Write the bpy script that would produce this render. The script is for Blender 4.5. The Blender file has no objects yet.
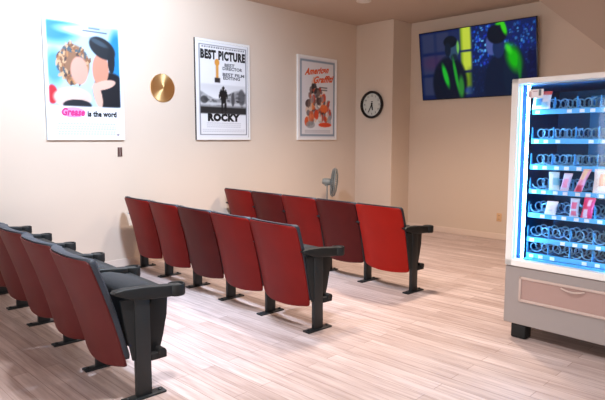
import bpy, bmesh, math, random
import numpy as np
from mathutils import Matrix, Vector
random.seed(4)
C = bpy.context.scene.collection
R = math.radians
PI = math.pi

# ------------------------------------------------------------------ materials
def lin(c):
    out = []
    for v in c[:3]:
        v = v / 255.0
        out.append(v / 12.92 if v <= 0.04045 else ((v + 0.055) / 1.055) ** 2.4)
    return out

def mat(name, rgb, rough=0.6, metal=0.0, var=0.06, scale=18.0, bump=0.0, coat=0.0, spec=0.5):
    m = bpy.data.materials.new(name); m.use_nodes = True
    nt = m.node_tree; b = nt.nodes['Principled BSDF']
    tc = nt.nodes.new('ShaderNodeTexCoord'); nz = nt.nodes.new('ShaderNodeTexNoise')
    nz.inputs['Scale'].default_value = scale; nz.inputs['Detail'].default_value = 4
    nt.links.new(tc.outputs['Object'], nz.inputs['Vector'])
    mx = nt.nodes.new('ShaderNodeMix'); mx.data_type = 'RGBA'
    c = lin(rgb)
    mx.inputs[6].default_value = [max(0, v * (1 - var)) for v in c] + [1]
    mx.inputs[7].default_value = [min(1, v * (1 + var)) for v in c] + [1]
    nt.links.new(nz.outputs['Fac'], mx.inputs[0])
    nt.links.new(mx.outputs[2], b.inputs['Base Color'])
    b.inputs['Roughness'].default_value = rough; b.inputs['Metallic'].default_value = metal
    b.inputs['Coat Weight'].default_value = coat
    b.inputs['Specular IOR Level'].default_value = spec
    if bump:
        bp = nt.nodes.new('ShaderNodeBump'); bp.inputs['Strength'].default_value = bump
        bp.inputs['Distance'].default_value = 0.004
        nt.links.new(nz.outputs['Fac'], bp.inputs['Height']); nt.links.new(bp.outputs[0], b.inputs['Normal'])
    return m

def emit(name, rgb, strength):
    m = bpy.data.materials.new(name); m.use_nodes = True
    b = m.node_tree.nodes['Principled BSDF']
    b.inputs['Base Color'].default_value = lin(rgb) + [1]
    b.inputs['Emission Color'].default_value = lin(rgb) + [1]
    b.inputs['Emission Strength'].default_value = strength
    return m

def attr_mat(name, rough=0.45, emission=None):
    m = bpy.data.materials.new(name); m.use_nodes = True
    nt = m.node_tree; b = nt.nodes['Principled BSDF']
    a = nt.nodes.new('ShaderNodeAttribute'); a.attribute_name = 'Ink'
    b.inputs['Roughness'].default_value = rough
    if emission:
        b.inputs['Base Color'].default_value = (0.01, 0.01, 0.01, 1)
        nt.links.new(a.outputs['Color'], b.inputs['Emission Color'])
        b.inputs['Emission Strength'].default_value = emission
        b.inputs['Specular IOR Level'].default_value = 0.08
    else:
        nt.links.new(a.outputs['Color'], b.inputs['Base Color'])
    return m

def glass_mat(name):
    m = bpy.data.materials.new(name); m.use_nodes = True
    nt = m.node_tree
    for n in list(nt.nodes): nt.nodes.remove(n)
    o = nt.nodes.new('ShaderNodeOutputMaterial'); mx = nt.nodes.new('ShaderNodeMixShader')
    t = nt.nodes.new('ShaderNodeBsdfTransparent'); g = nt.nodes.new('ShaderNodeBsdfGlossy')
    g.inputs['Roughness'].default_value = 0.03
    fr = nt.nodes.new('ShaderNodeFresnel'); fr.inputs['IOR'].default_value = 1.3
    nt.links.new(fr.outputs[0], mx.inputs[0]); nt.links.new(t.outputs[0], mx.inputs[1]); nt.links.new(g.outputs[0], mx.inputs[2])
    nt.links.new(mx.outputs[0], o.inputs[0])
    return m

def floor_mat():
    m = bpy.data.materials.new('whitewashed_planks'); m.use_nodes = True
    nt = m.node_tree; b = nt.nodes['Principled BSDF']; L = nt.links.new
    tc = nt.nodes.new('ShaderNodeTexCoord')
    br = nt.nodes.new('ShaderNodeTexBrick')
    br.inputs['Scale'].default_value = 1.0; br.inputs['Brick Width'].default_value = 1.15
    br.inputs['Row Height'].default_value = 0.095; br.inputs['Mortar Size'].default_value = 0.0022
    br.offset = 0.37; br.inputs['Bias'].default_value = 0.0
    br.inputs['Color1'].default_value = lin((206, 192, 188)) + [1]
    br.inputs['Color2'].default_value = lin((184, 167, 161)) + [1]
    br.inputs['Mortar'].default_value = lin((158, 140, 133)) + [1]
    L(tc.outputs['Object'], br.inputs['Vector'])
    mp = nt.nodes.new('ShaderNodeMapping'); mp.inputs['Scale'].default_value = (1.3, 22, 1)
    L(tc.outputs['Object'], mp.inputs['Vector'])
    n1 = nt.nodes.new('ShaderNodeTexNoise'); n1.inputs['Scale'].default_value = 1.6; n1.inputs['Detail'].default_value = 8
    n1.inputs['Roughness'].default_value = 0.65
    L(mp.outputs[0], n1.inputs['Vector'])
    cr = nt.nodes.new('ShaderNodeValToRGB')
    cr.color_ramp.elements[0].position = 0.34; cr.color_ramp.elements[0].color = (0.64, 0.57, 0.55, 1)
    cr.color_ramp.elements[1].position = 0.60; cr.color_ramp.elements[1].color = (1.06, 1.04, 1.04, 1)
    L(n1.outputs['Fac'], cr.inputs[0])
    mx = nt.nodes.new('ShaderNodeMix'); mx.data_type = 'RGBA'; mx.blend_type = 'MULTIPLY'; mx.inputs[0].default_value = 0.85
    L(br.outputs['Color'], mx.inputs[6]); L(cr.outputs[0], mx.inputs[7])
    n2 = nt.nodes.new('ShaderNodeTexNoise'); n2.inputs['Scale'].default_value = 1.1; n2.inputs['Detail'].default_value = 3
    L(tc.outputs['Object'], n2.inputs['Vector'])
    cr2 = nt.nodes.new('ShaderNodeValToRGB')
    cr2.color_ramp.elements[0].position = 0.3; cr2.color_ramp.elements[0].color = (0.86, 0.82, 0.80, 1)
    cr2.color_ramp.elements[1].position = 0.65; cr2.color_ramp.elements[1].color = (1, 1, 1, 1)
    L(n2.outputs['Fac'], cr2.inputs[0])
    mx2 = nt.nodes.new('ShaderNodeMix'); mx2.data_type = 'RGBA'; mx2.blend_type = 'MULTIPLY'; mx2.inputs[0].default_value = 1
    L(mx.outputs[2], mx2.inputs[6]); L(cr2.outputs[0], mx2.inputs[7])
    L(mx2.outputs[2], b.inputs['Base Color'])
    b.inputs['Roughness'].default_value = 0.5
    bp = nt.nodes.new('ShaderNodeBump'); bp.inputs['Strength'].default_value = 0.25; bp.inputs['Distance'].default_value = 0.002
    L(n1.outputs['Fac'], bp.inputs['Height']); L(bp.outputs[0], b.inputs['Normal'])
    return m

M = dict(
    wall=mat('beige_wall_paint', (217, 199, 181), 0.75, var=0.025, scale=1.3, bump=0.05, spec=0.3),
    ceil=mat('tan_ceiling_paint', (196, 174, 156), 0.85, var=0.03, scale=1.1),
    trim=mat('cream_trim_paint', (226, 207, 192), 0.5, var=0.02),
    floor=floor_mat(),
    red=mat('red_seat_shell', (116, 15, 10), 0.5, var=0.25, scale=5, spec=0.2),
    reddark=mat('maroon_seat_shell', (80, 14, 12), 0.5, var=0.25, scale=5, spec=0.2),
    redbright=mat('bright_red_seat_shell', (160, 22, 8), 0.5, var=0.2, scale=5, spec=0.2),  # lighter copy of the red, with warm light put into its colour
    redworn=mat('worn_oxblood_seat_shell', (84, 27, 26), 0.55, var=0.25, scale=5, spec=0.25),  # duller copy of the red: the nearest row's weaker light in its colour
    fabric=mat('charcoal_upholstery', (29, 32, 36), 0.85, var=0.15, scale=160, bump=0.25),
    edge=mat('slate_vinyl_edge', (40, 47, 57), 0.6, var=0.08, scale=30),
    plastic=mat('black_moulded_plastic', (27, 30, 31), 0.5, var=0.08, scale=40, spec=0.3),
    iron=mat('black_painted_steel', (28, 32, 34), 0.45, 0.1, var=0.08, scale=30),
    hole=mat('deep_black_plastic', (12, 12, 13), 0.7),
    white=mat('white_frame_lacquer', (236, 234, 230), 0.35, var=0.02),
    dark=mat('dark_frame_edge', (52, 46, 44), 0.5),
    black=mat('gloss_black_plastic', (14, 14, 15), 0.25),
    matteblack=mat('matte_black_rubber', (18, 18, 18), 0.8),
    bezel=mat('television_bezel', (10, 12, 18), 0.3),
    clockface=mat('grey_clock_face', (205, 208, 200), 0.5, var=0.03),
    ink=mat('black_ink', (22, 22, 24), 0.6),
    greyink=mat('grey_ink', (150, 150, 155), 0.6),
    pinkink=mat('pink_ink', (205, 40, 125), 0.6),
    orangeink=mat('orange_ink', (222, 96, 50), 0.6),
    brown=mat('brown_switch_plastic', (84, 54, 46), 0.4),
    lightgap=mat('pale_switch_gap', (190, 170, 160), 0.5),
    outlet=mat('almond_outlet_plastic', (216, 176, 134), 0.4),
    fangrey=mat('grey_fan_plastic', (124, 128, 124), 0.5, var=0.1),
    vendgrey=mat('warm_grey_cabinet_paint', (152, 144, 141), 0.45, var=0.02, bump=0.03),
    vendpink=mat('dusty_pink_flap', (166, 138, 130), 0.4, var=0.03),
    vendrim=mat('pale_flap_rim', (190, 170, 161), 0.4, var=0.02),
    vendwhite=mat('white_door_frame', (236, 236, 234), 0.35, var=0.015),
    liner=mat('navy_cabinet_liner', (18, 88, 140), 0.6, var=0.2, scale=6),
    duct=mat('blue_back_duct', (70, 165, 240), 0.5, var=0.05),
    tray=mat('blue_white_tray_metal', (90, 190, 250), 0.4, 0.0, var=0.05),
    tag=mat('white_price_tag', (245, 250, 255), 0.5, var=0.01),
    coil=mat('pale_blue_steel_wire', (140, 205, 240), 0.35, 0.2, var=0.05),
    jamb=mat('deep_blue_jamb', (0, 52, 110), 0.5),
    led=emit('cool_light_tube', (120, 200, 255), 95.0),
    glass=glass_mat('clear_door_glass'),
    chrome=mat('brushed_chrome', (190, 190, 192), 0.25, 1.0),
    print_=attr_mat('printed_paper'),
    screen=attr_mat('television_picture', 0.3, emission=1.0),
    lamp=emit('lamp_diffuser', (255, 226, 190), 6.0),
    lampoff=mat('white_lamp_trim', (225, 215, 205), 0.5),
    paintedpack=attr_mat('printed_foil', 0.3),
)

# gold disc: radial brushed metal
gm = bpy.data.materials.new('radially_brushed_bronze'); gm.use_nodes = True
gb = gm.node_tree.nodes['Principled BSDF']
gb.inputs['Base Color'].default_value = lin((255, 212, 148)) + [1]
gb.inputs['Metallic'].default_value = 1.0; gb.inputs['Roughness'].default_value = 0.42
gb.inputs['Anisotropic'].default_value = 0.85
tg = gm.node_tree.nodes.new('ShaderNodeTangent'); tg.direction_type = 'RADIAL'; tg.axis = 'Y'
gm.node_tree.links.new(tg.outputs[0], gb.inputs['Tangent'])
M['gold'] = gm

# ------------------------------------------------------------------ builders
class MB:
    def __init__(s): s.bm = bmesh.new(); s.mi = 0
    def _fin(s, faces):
        for f in faces: f.material_index = s.mi
    def box(s, x0, x1, y0, y1, z0, z1, bev=0.0, seg=2, rot=None):
        g = bmesh.ops.create_cube(s.bm, size=1.0)
        vs = g['verts']
        for v in vs:
            v.co = Vector(((x0 + x1) / 2 + v.co.x * (x1 - x0), (y0 + y1) / 2 + v.co.y * (y1 - y0), (z0 + z1) / 2 + v.co.z * (z1 - z0)))
        if rot is not None:
            for v in vs: v.co = rot @ v.co
        fs = set(f for v in vs for f in v.link_faces)
        if bev:
            es = list(set(e for v in vs for e in v.link_edges))
            r = bmesh.ops.bevel(s.bm, geom=es, offset=bev, segments=seg, affect='EDGES', profile=0.5)
            fs = set(r['faces']) | set(f for f in fs if f.is_valid)
        s._fin(fs); return s
    def prism(s, pts, a0, a1, axis='x', bev=0.0, seg=2):
        """closed outline pts in the two remaining axes (in order), extruded along axis"""
        def mk(p, a):
            if axis == 'x': return (a, p[0], p[1])
            if axis == 'y': return (p[0], a, p[1])
            return (p[0], p[1], a)
        A = [s.bm.verts.new(mk(p, a0)) for p in pts]; B = [s.bm.verts.new(mk(p, a1)) for p in pts]
        fs = [s.bm.faces.new(A), s.bm.faces.new(B[::-1])]
        n = len(pts)
        for i in range(n): fs.append(s.bm.faces.new((A[i], B[i], B[(i + 1) % n], A[(i + 1) % n])))
        bmesh.ops.recalc_face_normals(s.bm, faces=fs)
        if bev:
            es = [e for e in fs[0].edges] + [e for e in fs[1].edges]
            r = bmesh.ops.bevel(s.bm, geom=es, offset=bev, segments=seg, affect='EDGES', profile=0.5)
            fs = set(r['faces']) | set(f for f in fs if f.is_valid)
        s._fin(fs); return s
    def lathe(s, prof, n=32, axis='z', c=(0, 0, 0)):
        """prof: list of (r, h)"""
        rings = []; c = Vector(c)
        for r, h in prof:
            ring = []
            for i in range(n):
                a = 2 * PI * i / n; x, y = r * math.cos(a), r * math.sin(a)
                p = {'z': (x, y, h), 'y': (x, h, y), 'x': (h, x, y)}[axis]
                ring.append(s.bm.verts.new(c + Vector(p)))
            rings.append(ring)
        fs = []
        for j in range(len(rings) - 1):
            for i in range(n):
                fs.append(s.bm.faces.new((rings[j][i], rings[j][(i + 1) % n], rings[j + 1][(i + 1) % n], rings[j + 1][i])))
        if prof[0][0] > 1e-6: fs.append(s.bm.faces.new(rings[0][::-1]))
        if prof[-1][0] > 1e-6: fs.append(s.bm.faces.new(rings[-1]))
        bmesh.ops.recalc_face_normals(s.bm, faces=fs)
        s._fin(fs); return s
    def tube(s, pts, r, n=8, closed=False):
        pts = [Vector(p) for p in pts]; rings = []
        m = len(pts)
        up = Vector((0, 0, 1))
        prev = None
        for i, p in enumerate(pts):
            if closed: t = (pts[(i + 1) % m] - pts[i - 1])
            else: t = pts[min(i + 1, m - 1)] - pts[max(i - 1, 0)]
            t.normalize()
            if prev is None:
                a = t.cross(up)
                if a.length < 1e-3: a = t.cross(Vector((1, 0, 0)))
            else:
                a = prev - t * prev.dot(t)
            a.normalize(); b = t.cross(a); prev = a
            rings.append([s.bm.verts.new(p + (a * math.cos(2 * PI * k / n) + b * math.sin(2 * PI * k / n)) * r) for k in range(n)])
        fs = []
        for j in range(m if closed else m - 1):
            A, B = rings[j], rings[(j + 1) % m]
            for k in range(n): fs.append(s.bm.faces.new((A[k], A[(k + 1) % n], B[(k + 1) % n], B[k])))
        if not closed: fs += [s.bm.faces.new(rings[0][::-1]), s.bm.faces.new(rings[-1])]
        bmesh.ops.recalc_face_normals(s.bm, faces=fs)
        s._fin(fs); return s
    def sheet(s, fn, nu, nv, thick=None):
        """fn(u,v)->front point ; fn2 gives back via thick(u,v)->Vector offset: closed slab"""
        F = [[s.bm.verts.new(fn(i / nu, j / nv)) for j in range(nv + 1)] for i in range(nu + 1)]
        B = [[s.bm.verts.new(Vector(fn(i / nu, j / nv)) + Vector(thick(i / nu, j / nv))) for j in range(nv + 1)] for i in range(nu + 1)]
        fs = []
        for i in range(nu):
            for j in range(nv):
                fs.append(s.bm.faces.new((F[i][j], F[i + 1][j], F[i + 1][j + 1], F[i][j + 1])))
                fs.append(s.bm.faces.new((B[i][j], B[i][j + 1], B[i + 1][j + 1], B[i + 1][j])))
        for i in range(nu):
            fs.append(s.bm.faces.new((F[i][0], B[i][0], B[i + 1][0], F[i + 1][0])))
            fs.append(s.bm.faces.new((F[i][nv], F[i + 1][nv], B[i + 1][nv], B[i][nv])))
        for j in range(nv):
            fs.append(s.bm.faces.new((F[0][j], F[0][j + 1], B[0][j + 1], B[0][j])))
            fs.append(s.bm.faces.new((F[nu][j], B[nu][j], B[nu][j + 1], F[nu][j + 1])))
        bmesh.ops.recalc_face_normals(s.bm, faces=fs)
        s._fin(fs); return s
    def build(s, name, mats, parent=None, smooth=True, angle=35):
        me = bpy.data.meshes.new(name); s.bm.to_mesh(me); s.bm.free()
        for m in (mats if isinstance(mats, (list, tuple)) else [mats]): me.materials.append(m)
        if smooth:
            for p in me.polygons: p.use_smooth = True
            me.set_sharp_from_angle(angle=R(angle))
        o = bpy.data.objects.new(name, me); C.objects.link(o)
        if parent: o.parent = parent
        return o

def thing(name, label, cat, loc=(0, 0, 0), rz=0.0, group=None):
    o = bpy.data.objects.new(name, None); o.empty_display_size = 0.1; C.objects.link(o)
    o.location = loc; o.rotation_euler = (0, 0, rz)
    o['label'] = label; o['category'] = cat
    if group: o['group'] = group
    return o
def tag(o, label, cat, group=None):
    o['label'] = label; o['category'] = cat
    if group: o['group'] = group
    return o
def struct(o): o['kind'] = 'structure'; return o

def text_mesh(txt, size, width=None, bold=0.0, shear=0.0):
    cu = bpy.data.curves.new('t', 'FONT'); cu.body = txt; cu.size = size; cu.offset = bold; cu.shear = shear
    cu.align_x = 'CENTER'; cu.align_y = 'CENTER'; cu.resolution_u = 3; cu.space_character = 1.0 + bold * 14
    o = bpy.data.objects.new('t', cu); C.objects.link(o)
    bpy.context.view_layer.update()
    dg = bpy.context.evaluated_depsgraph_get()
    me = bpy.data.meshes.new_from_object(o.evaluated_get(dg))
    bpy.data.objects.remove(o); bpy.data.curves.remove(cu)
    xs = [v.co.x for v in me.vertices]; w = max(xs) - min(xs); cx = (max(xs) + min(xs)) / 2
    k = (width / w) if width else 1.0
    for v in me.vertices: v.co = Vector(((v.co.x - cx) * k, v.co.y, 0))
    return me
def lettering(items, mats, y, parent, name='lettering'):
    """items: (text, x, z, size, width, bold, shear, slope, matindex) standing upright, facing -y"""
    for (t, x, z, size, width, bold, shear, slope, mi) in items:
        me = text_mesh(t, size, width, bold, shear)
        for v in me.vertices:
            a, b = v.co.x, v.co.y
            v.co = Vector((x + a, y, z + b + a * slope))
        me.materials.clear(); me.materials.append(mats[mi]); me.name = name
        o = bpy.data.objects.new(name, me); C.objects.link(o); o.parent = parent

def painted(name, w, h, x0, z0, y, nx, nz, paint, m, parent):
    """flat picture facing -y, colours from paint(s,t) (numpy arrays -> rgb 0..255)"""
    s = np.linspace(0, 1, nx + 1); t = np.linspace(0, 1, nz + 1)
    S, T = np.meshgrid(s, t)
    col = np.clip(paint(S, T) / 255.0, 0, 1)
    col = np.where(col <= 0.04045, col / 12.92, ((col + 0.055) / 1.055) ** 2.4)
    verts = [(x0 + S[j, i] * w, y, z0 + T[j, i] * h) for j in range(nz + 1) for i in range(nx + 1)]
    faces = [(j * (nx + 1) + i, j * (nx + 1) + i + 1, (j + 1) * (nx + 1) + i + 1, (j + 1) * (nx + 1) + i) for j in range(nz) for i in range(nx)]
    me = bpy.data.meshes.new(name); me.from_pydata(verts, [], faces)
    ca = me.color_attributes.new('Ink', 'FLOAT_COLOR', 'POINT')
    flat = np.concatenate([col, np.ones(col.shape[:2] + (1,))], axis=2).reshape(-1).astype(np.float32)
    ca.data.foreach_set('color', flat)
    me.materials.append(m)
    o = bpy.data.objects.new(name, me); C.objects.link(o); o.parent = parent
    return o

# painting helpers
def sm(d, w): return np.clip(0.5 - d / w, 0, 1)
def ell(S, T, cx, cy, rx, ry, soft=0.08, ang=0):
    a = R(ang); x = (S - cx) * math.cos(a) + (T - cy) * math.sin(a); y = -(S - cx) * math.sin(a) + (T - cy) * math.cos(a)
    return sm(np.sqrt((x / rx) ** 2 + (y / ry) ** 2) - 1, soft * 1.3)
def rect(S, T, x0, x1, y0, y1, soft=0.01):
    return sm(x0 - S, soft) * sm(S - x1, soft) * sm(y0 - T, soft) * sm(T - y1, soft)
def over(img, mask, rgb, a=1.0):
    return img * (1 - mask[..., None] * a) + np.array(rgb, float) * mask[..., None] * a
def base(S, rgb): return np.ones(S.shape + (3,)) * np.array(rgb, float)
rng = np.random.RandomState(7)
def blobs(S, T, n, box, r, cols, img, soft=0.1, seed=1):
    g = np.random.RandomState(seed)
    for k in range(n):
        cx = g.uniform(box[0], box[1]); cy = g.uniform(box[2], box[3]); q = g.uniform(r[0], r[1])
        img = over(img, ell(S, T, cx, cy, q, q * g.uniform(0.5, 1.1), soft, g.uniform(0, 180)), cols[g.randint(len(cols))], g.uniform(0.6, 1))
    return img

# ------------------------------------------------------------------ room
XL, YT, YC, ZC = -5.675, 7.456, 6.981, 3.18
XR, YN = 1.9, -2.2
T_ = 0.12
struct(MB().box(XL - T_, XR + T_, YN - T_, YT + T_, -0.1, 0).build('floor', M['floor'], smooth=False))
struct(MB().box(XL - T_, XR + T_, YN - T_, YT + T_, ZC, ZC + 0.1).build('ceiling', M['ceil'], smooth=False))
struct(MB().box(XL - T_, XL, YN - T_, YT + T_, 0, ZC).build('wall_left', M['wall'], smooth=False))
struct(MB().box(XL, XR, YT, YT + T_, 0, ZC).build('wall_far', M['wall'], smooth=False))
struct(MB().box(XL, -4.967, YC, YT, 0, ZC, bev=0.006).build('wall_column', M['wall'], smooth=False))
# right wall with a glazed doorway, near wall with a window (both openings added out of frame to carry fill light)
DY0, DY1, DZ = 1.9, 3.5, 2.25
b = MB(); b.box(XR, XR + T_, YN, DY0, 0, ZC); b.box(XR, XR + T_, DY1, YT, 0, ZC); b.box(XR, XR + T_, DY0, DY1, DZ, ZC)
struct(b.build('wall_right', M['wall'], smooth=False))
WX0, WX1, WZ0, WZ1 = -3.6, 0.6, 0.35, 2.1
b = MB(); b.box(XL, WX0, YN - T_, YN, 0, ZC); b.box(WX1, XR, YN - T_, YN, 0, ZC); b.box(WX0, WX1, YN - T_, YN, 0, WZ0); b.box(WX0, WX1, YN - T_, YN, WZ1, ZC)
struct(b.build('wall_near', M['wall'], smooth=False))
def frame_rect(mb, a0, a1, z0, z1, c0, c1, w, axis):
    for (p0, p1, q0, q1) in ((a0, a0 + w, z0, z1), (a1 - w, a1, z0, z1), (a0, a1, z1 - w, z1), (a0, a1, z0, z0 + w), ((a0 + a1) / 2 - w / 2, (a0 + a1) / 2 + w / 2, z0, z1)):
        if axis == 'y': mb.box(c0, c1, p0, p1, q0, q1)
        else: mb.box(p0, p1, c0, c1, q0, q1)
b = MB(); frame_rect(b, DY0, DY1, 0, DZ, XR + 0.03, XR + 0.08, 0.06, 'y'); d1 = struct(b.build('door_1', M['white'], smooth=False))
b = MB(); frame_rect(b, WX0, WX1, WZ0, WZ1, YN - 0.08, YN - 0.03, 0.06, 'x'); struct(b.build('window_1', M['white'], smooth=False))
# baseboards
struct(MB().box(-4.967, XR, YT - 0.012, YT, 0, 0.085, bev=0.004).build('baseboard_far', M['trim'], smooth=False))
struct(MB().box(XL, XL + 0.012, YN, YC, 0, 0.085, bev=0.004).build('baseboard_left', M['trim'], smooth=False))
struct(MB().box(XL + 0.012, -4.967, YC - 0.012, YC, 0, 0.085, bev=0.004).build('baseboard_column', M['trim'], smooth=False))
# sloping bulkhead (underside of a stair) on the far wall
struct(MB().prism([(-2.985, ZC), (-1.0, ZC - 1.985 * 0.874), (-1.0, ZC)], 7.3, YT, 'y').build('wall_bulkhead', M['ceil'], smooth=False))

# ------------------------------------------------------------------ theater chairs
PITCH = 0.555; HW = PITCH / 2
LEAN = [0.215, 0.065]
def back_y(z): return -LEAN[1] - (LEAN[0] - LEAN[1]) * (z - 0.18) / 0.61 + 0.012 * math.sin(PI * (z - 0.18) / 0.61)
def shell_pt(u, v, off=0.0, grow=0.0, ztop=0.79, zbot=0.18):
    a = 2 * u - 1
    zz = zbot + (ztop - zbot) * v
    w = 0.262 + 0.009 * min(1, v * 1.25) + grow
    # rounded corners
    rb = 0.035
    hb = (zz - zbot)
    if hb < rb: w -= rb * 0.75 * (1 - math.sqrt(max(0, 1 - ((rb - hb) / rb) ** 2)))
    ht = ztop - zz; rt = 0.03
    if ht < rt: w -= rt * 0.7 * (1 - math.sqrt(max(0, 1 - ((rt - ht) / rt) ** 2)))
    x = a * w
    z = zz - 0.012 * (1 - a * a) * (1 - v) + 0.006 * (1 - a * a) * v
    y = back_y(zz) - 0.055 * (1 - abs(a) ** 2.6) + off
    return (x, y, z)
VV = [0, .01, .03, .06, .1] + [0.1 + 0.85 * k / 12 for k in range(1, 13)] + [.97, .985, 1]
def vmap(v, n=len(VV) - 1):
    k = v * n; i = min(int(k), n - 1); return VV[i] + (VV[i + 1] - VV[i]) * (k - i)
def pad_pt(u, v):
    x, y, z = shell_pt(u, v, 0.012, 0.004, ztop=0.80, zbot=0.22)
    return (x, y, z)
def pad_thick(u, v):
    e = min(u, 1 - u) * 10; e = math.sqrt(min(1, e)); f = math.sqrt(min(1, min(v, 1 - v) * 12))
    return (0, 0.024 + 0.042 * min(e, f), 0)

me_shell = None
def chair_parts(root, shellmat, leftleg=False):
    s = MB().sheet(lambda u, v: shell_pt(u, vmap(v)), 16, len(VV) - 1, lambda u, v: (0, 0.012, 0)).build('back_shell', shellmat, root, angle=50)
    MB().sheet(lambda u, v: pad_pt(u, vmap(v)), 16, len(VV) - 1, pad_thick).build('back_cushion', M['edge'], root, angle=60)
    # folded-up seat: pan faces forward, cushion faces the backrest
    st = MB().prism([(0.055, 0.205), (0.125, 0.215), (0.150, 0.30), (0.176, 0.42), (0.184, 0.53), (0.172, 0.575), (0.10, 0.570), (0.03, 0.40)], -0.236, 0.236, 'x', bev=0.012).build('seat', M['plastic'], root)
    MB().prism([(0.052, 0.225), (0.02, 0.215), (-0.005, 0.26), (-0.03, 0.40), (-0.065, 0.53), (-0.078, 0.565), (-0.062, 0.595), (-0.02, 0.612), (0.03, 0.610), (0.09, 0.592), (0.165, 0.568), (0.10, 0.565), (0.03, 0.40)], -0.214, 0.214, 'x', bev=0.026, seg=3).build('seat_cushion', M['fabric'], st, angle=50)
    sides = (-1, 1) if leftleg else (1,)
    for sx in sides:
        X = sx * HW
        lg = MB(); lg.box(X - 0.016, X + 0.016, -0.046, 0.042, 0.008, 0.56, bev=0.004)
        L_ = lg.build('leg', M['iron'], root)
        p = MB(); p.box(X - 0.034, X + 0.034, -0.12, 0.12, 0.0, 0.012, bev=0.004)
        for yy in (-0.095, 0.095): p.lathe([(0.011, 0.012), (0.011, 0.018), (0.007, 0.021), (0, 0.021)], 10, 'z', (X, yy, 0))
        p.build('base_plate', M['iron'], L_)
        # side panel under the arm and the seat hinge
        h = MB(); h.prism([(-0.06, 0.22), (0.02, 0.205), (0.04, 0.56), (-0.120, 0.56), (-0.10, 0.42)], X - 0.009, X + 0.009, 'x', bev=0.003)
        h.build('side_panel', M['plastic'], root)
        g = MB(); g.box(X - 0.02, X + 0.02, 0.04, 0.135, 0.195, 0.235, bev=0.006); g.lathe([(0.024, -0.026), (0.024, 0.026)], 16, 'x', (X, 0.105, 0.232))
        g.build('hinge', M['hole'], root)
        a = MB()
        a.prism([(-0.165, 0.606), (-0.145, 0.592), (-0.06, 0.556), (0.06, 0.540), (0.235, 0.530), (0.235, 0.594), (0.15, 0.602), (0.02, 0.616), (-0.10, 0.622), (-0.150, 0.618)], X - 0.028, X + 0.028, 'x', bev=0.009, seg=3)
        A_ = a.build('armrest', M['plastic'], root, angle=50)
        c = MB(); c.lathe([(0.030, 0.532), (0.047, 0.534), (0.050, 0.545), (0.050, 0.592), (0.047, 0.598), (0.041, 0.598), (0.038, 0.592), (0.036, 0.560), (0.0, 0.560)], 28, 'z', (X, 0.212, 0))
        K = c.build('cup_holder', [M['plastic'], M['hole']], A_)
        for pl in K.data.polygons:
            cc = pl.center
            if math.hypot(cc.x - X, cc.y - 0.212) < 0.0375 and cc.z > 0.535: pl.material_index = 1

def copy_tree(o, parent=None, repl=None):
    c = o.copy(); C.objects.link(c); c.parent = parent
    if repl and c.type == 'MESH' and c.data.name in repl: c.data = repl[c.data.name]
    for ch in list(o.children): copy_tree(ch, c, repl)
    return c

protos = {}
rows = [
    ('lower-left row nearest the camera', 'red theater chairs in the nearest row', (-2.66, 1.468)),
    ('middle row', 'red theater chairs in the middle row', (-2.72, 2.927)),
    ('back row below the posters', 'red theater chairs in the row farthest away', (-2.79, 4.302)),
]
labels = [
 ['large red-backed theater chair with cup-holder armrest at the right end of the nearest row',
  'red-backed theater chair second from the right end of the nearest row, lower left',
  'red-backed theater chair in the centre of the nearest row at lower left',
  'red-backed theater chair second from the left end of the nearest row, by the picture edge',
  'red-backed theater chair at the left end of the nearest row, cut by the picture edge'],
 ['red theater chair at the open right end of the middle row',
  'red theater chair second from the right end of the middle row',
  'brownish dark red theater chair in the centre of the middle row',
  'red theater chair second from the left end of the middle row',
  'red theater chair at the left end of the middle row, below the bronze disc'],
 ['brightest orange-red theater chair at the open right end of the farthest row',
  'dark maroon theater chair in front of the fan, second from right in the farthest row',
  'red theater chair in the centre of the farthest row',
  'dark maroon theater chair second from the left end of the farthest row',
  'red theater chair at the left end of the farthest row, below the black-and-white poster'],
]
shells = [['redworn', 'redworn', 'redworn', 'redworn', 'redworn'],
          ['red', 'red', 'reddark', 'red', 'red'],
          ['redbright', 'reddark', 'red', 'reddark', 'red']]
RA = R(-3.3); rd = Vector((math.cos(RA), math.sin(RA)))
for ri, (rn, grp, (ex, ey)) in enumerate(rows):
    for k in range(5):
        left = (k == 4)
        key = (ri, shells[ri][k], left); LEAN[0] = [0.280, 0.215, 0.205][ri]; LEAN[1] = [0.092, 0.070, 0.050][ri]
        dist = HW + k * PITCH
        loc = (ex - rd.x * dist, ey - rd.y * dist, 0)
        if key not in protos:
            o = thing('theater_chair', labels[ri][k], 'chair', loc, RA, grp)
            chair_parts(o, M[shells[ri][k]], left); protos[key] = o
        else:
            o = copy_tree(protos[key]); o.location = loc
            o['label'] = labels[ri][k]; o['group'] = grp

# ------------------------------------------------------------------ posters on the left wall (built facing -y, turned 90 degrees)
def poster(y0, y1, z0, z1, label, front, side, fw, depth=0.03):
    w = y1 - y0; h = z1 - z0
    o = thing('framed_poster', label, 'poster', (XL, (y0 + y1) / 2, z0), PI / 2, 'framed film posters on the left wall')
    b = MB(); b.box(-w / 2, w / 2, -depth, 0, 0, fw); b.box(-w / 2, w / 2, -depth, 0, h - fw, h); b.box(-w / 2, -w / 2 + fw, -depth, 0, fw, h - fw); b.box(w / 2 - fw, w / 2, -depth, 0, fw, h - fw)
    b.box(-w / 2 + fw, w / 2 - fw, -depth + 0.008, -0.002, fw, h - fw)
    fr = b.build('frame', [front, side], o, smooth=False)
    for p in fr.data.polygons:
        if abs(p.normal.y) < 0.5: p.material_index = 1
    return o, w, h
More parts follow.
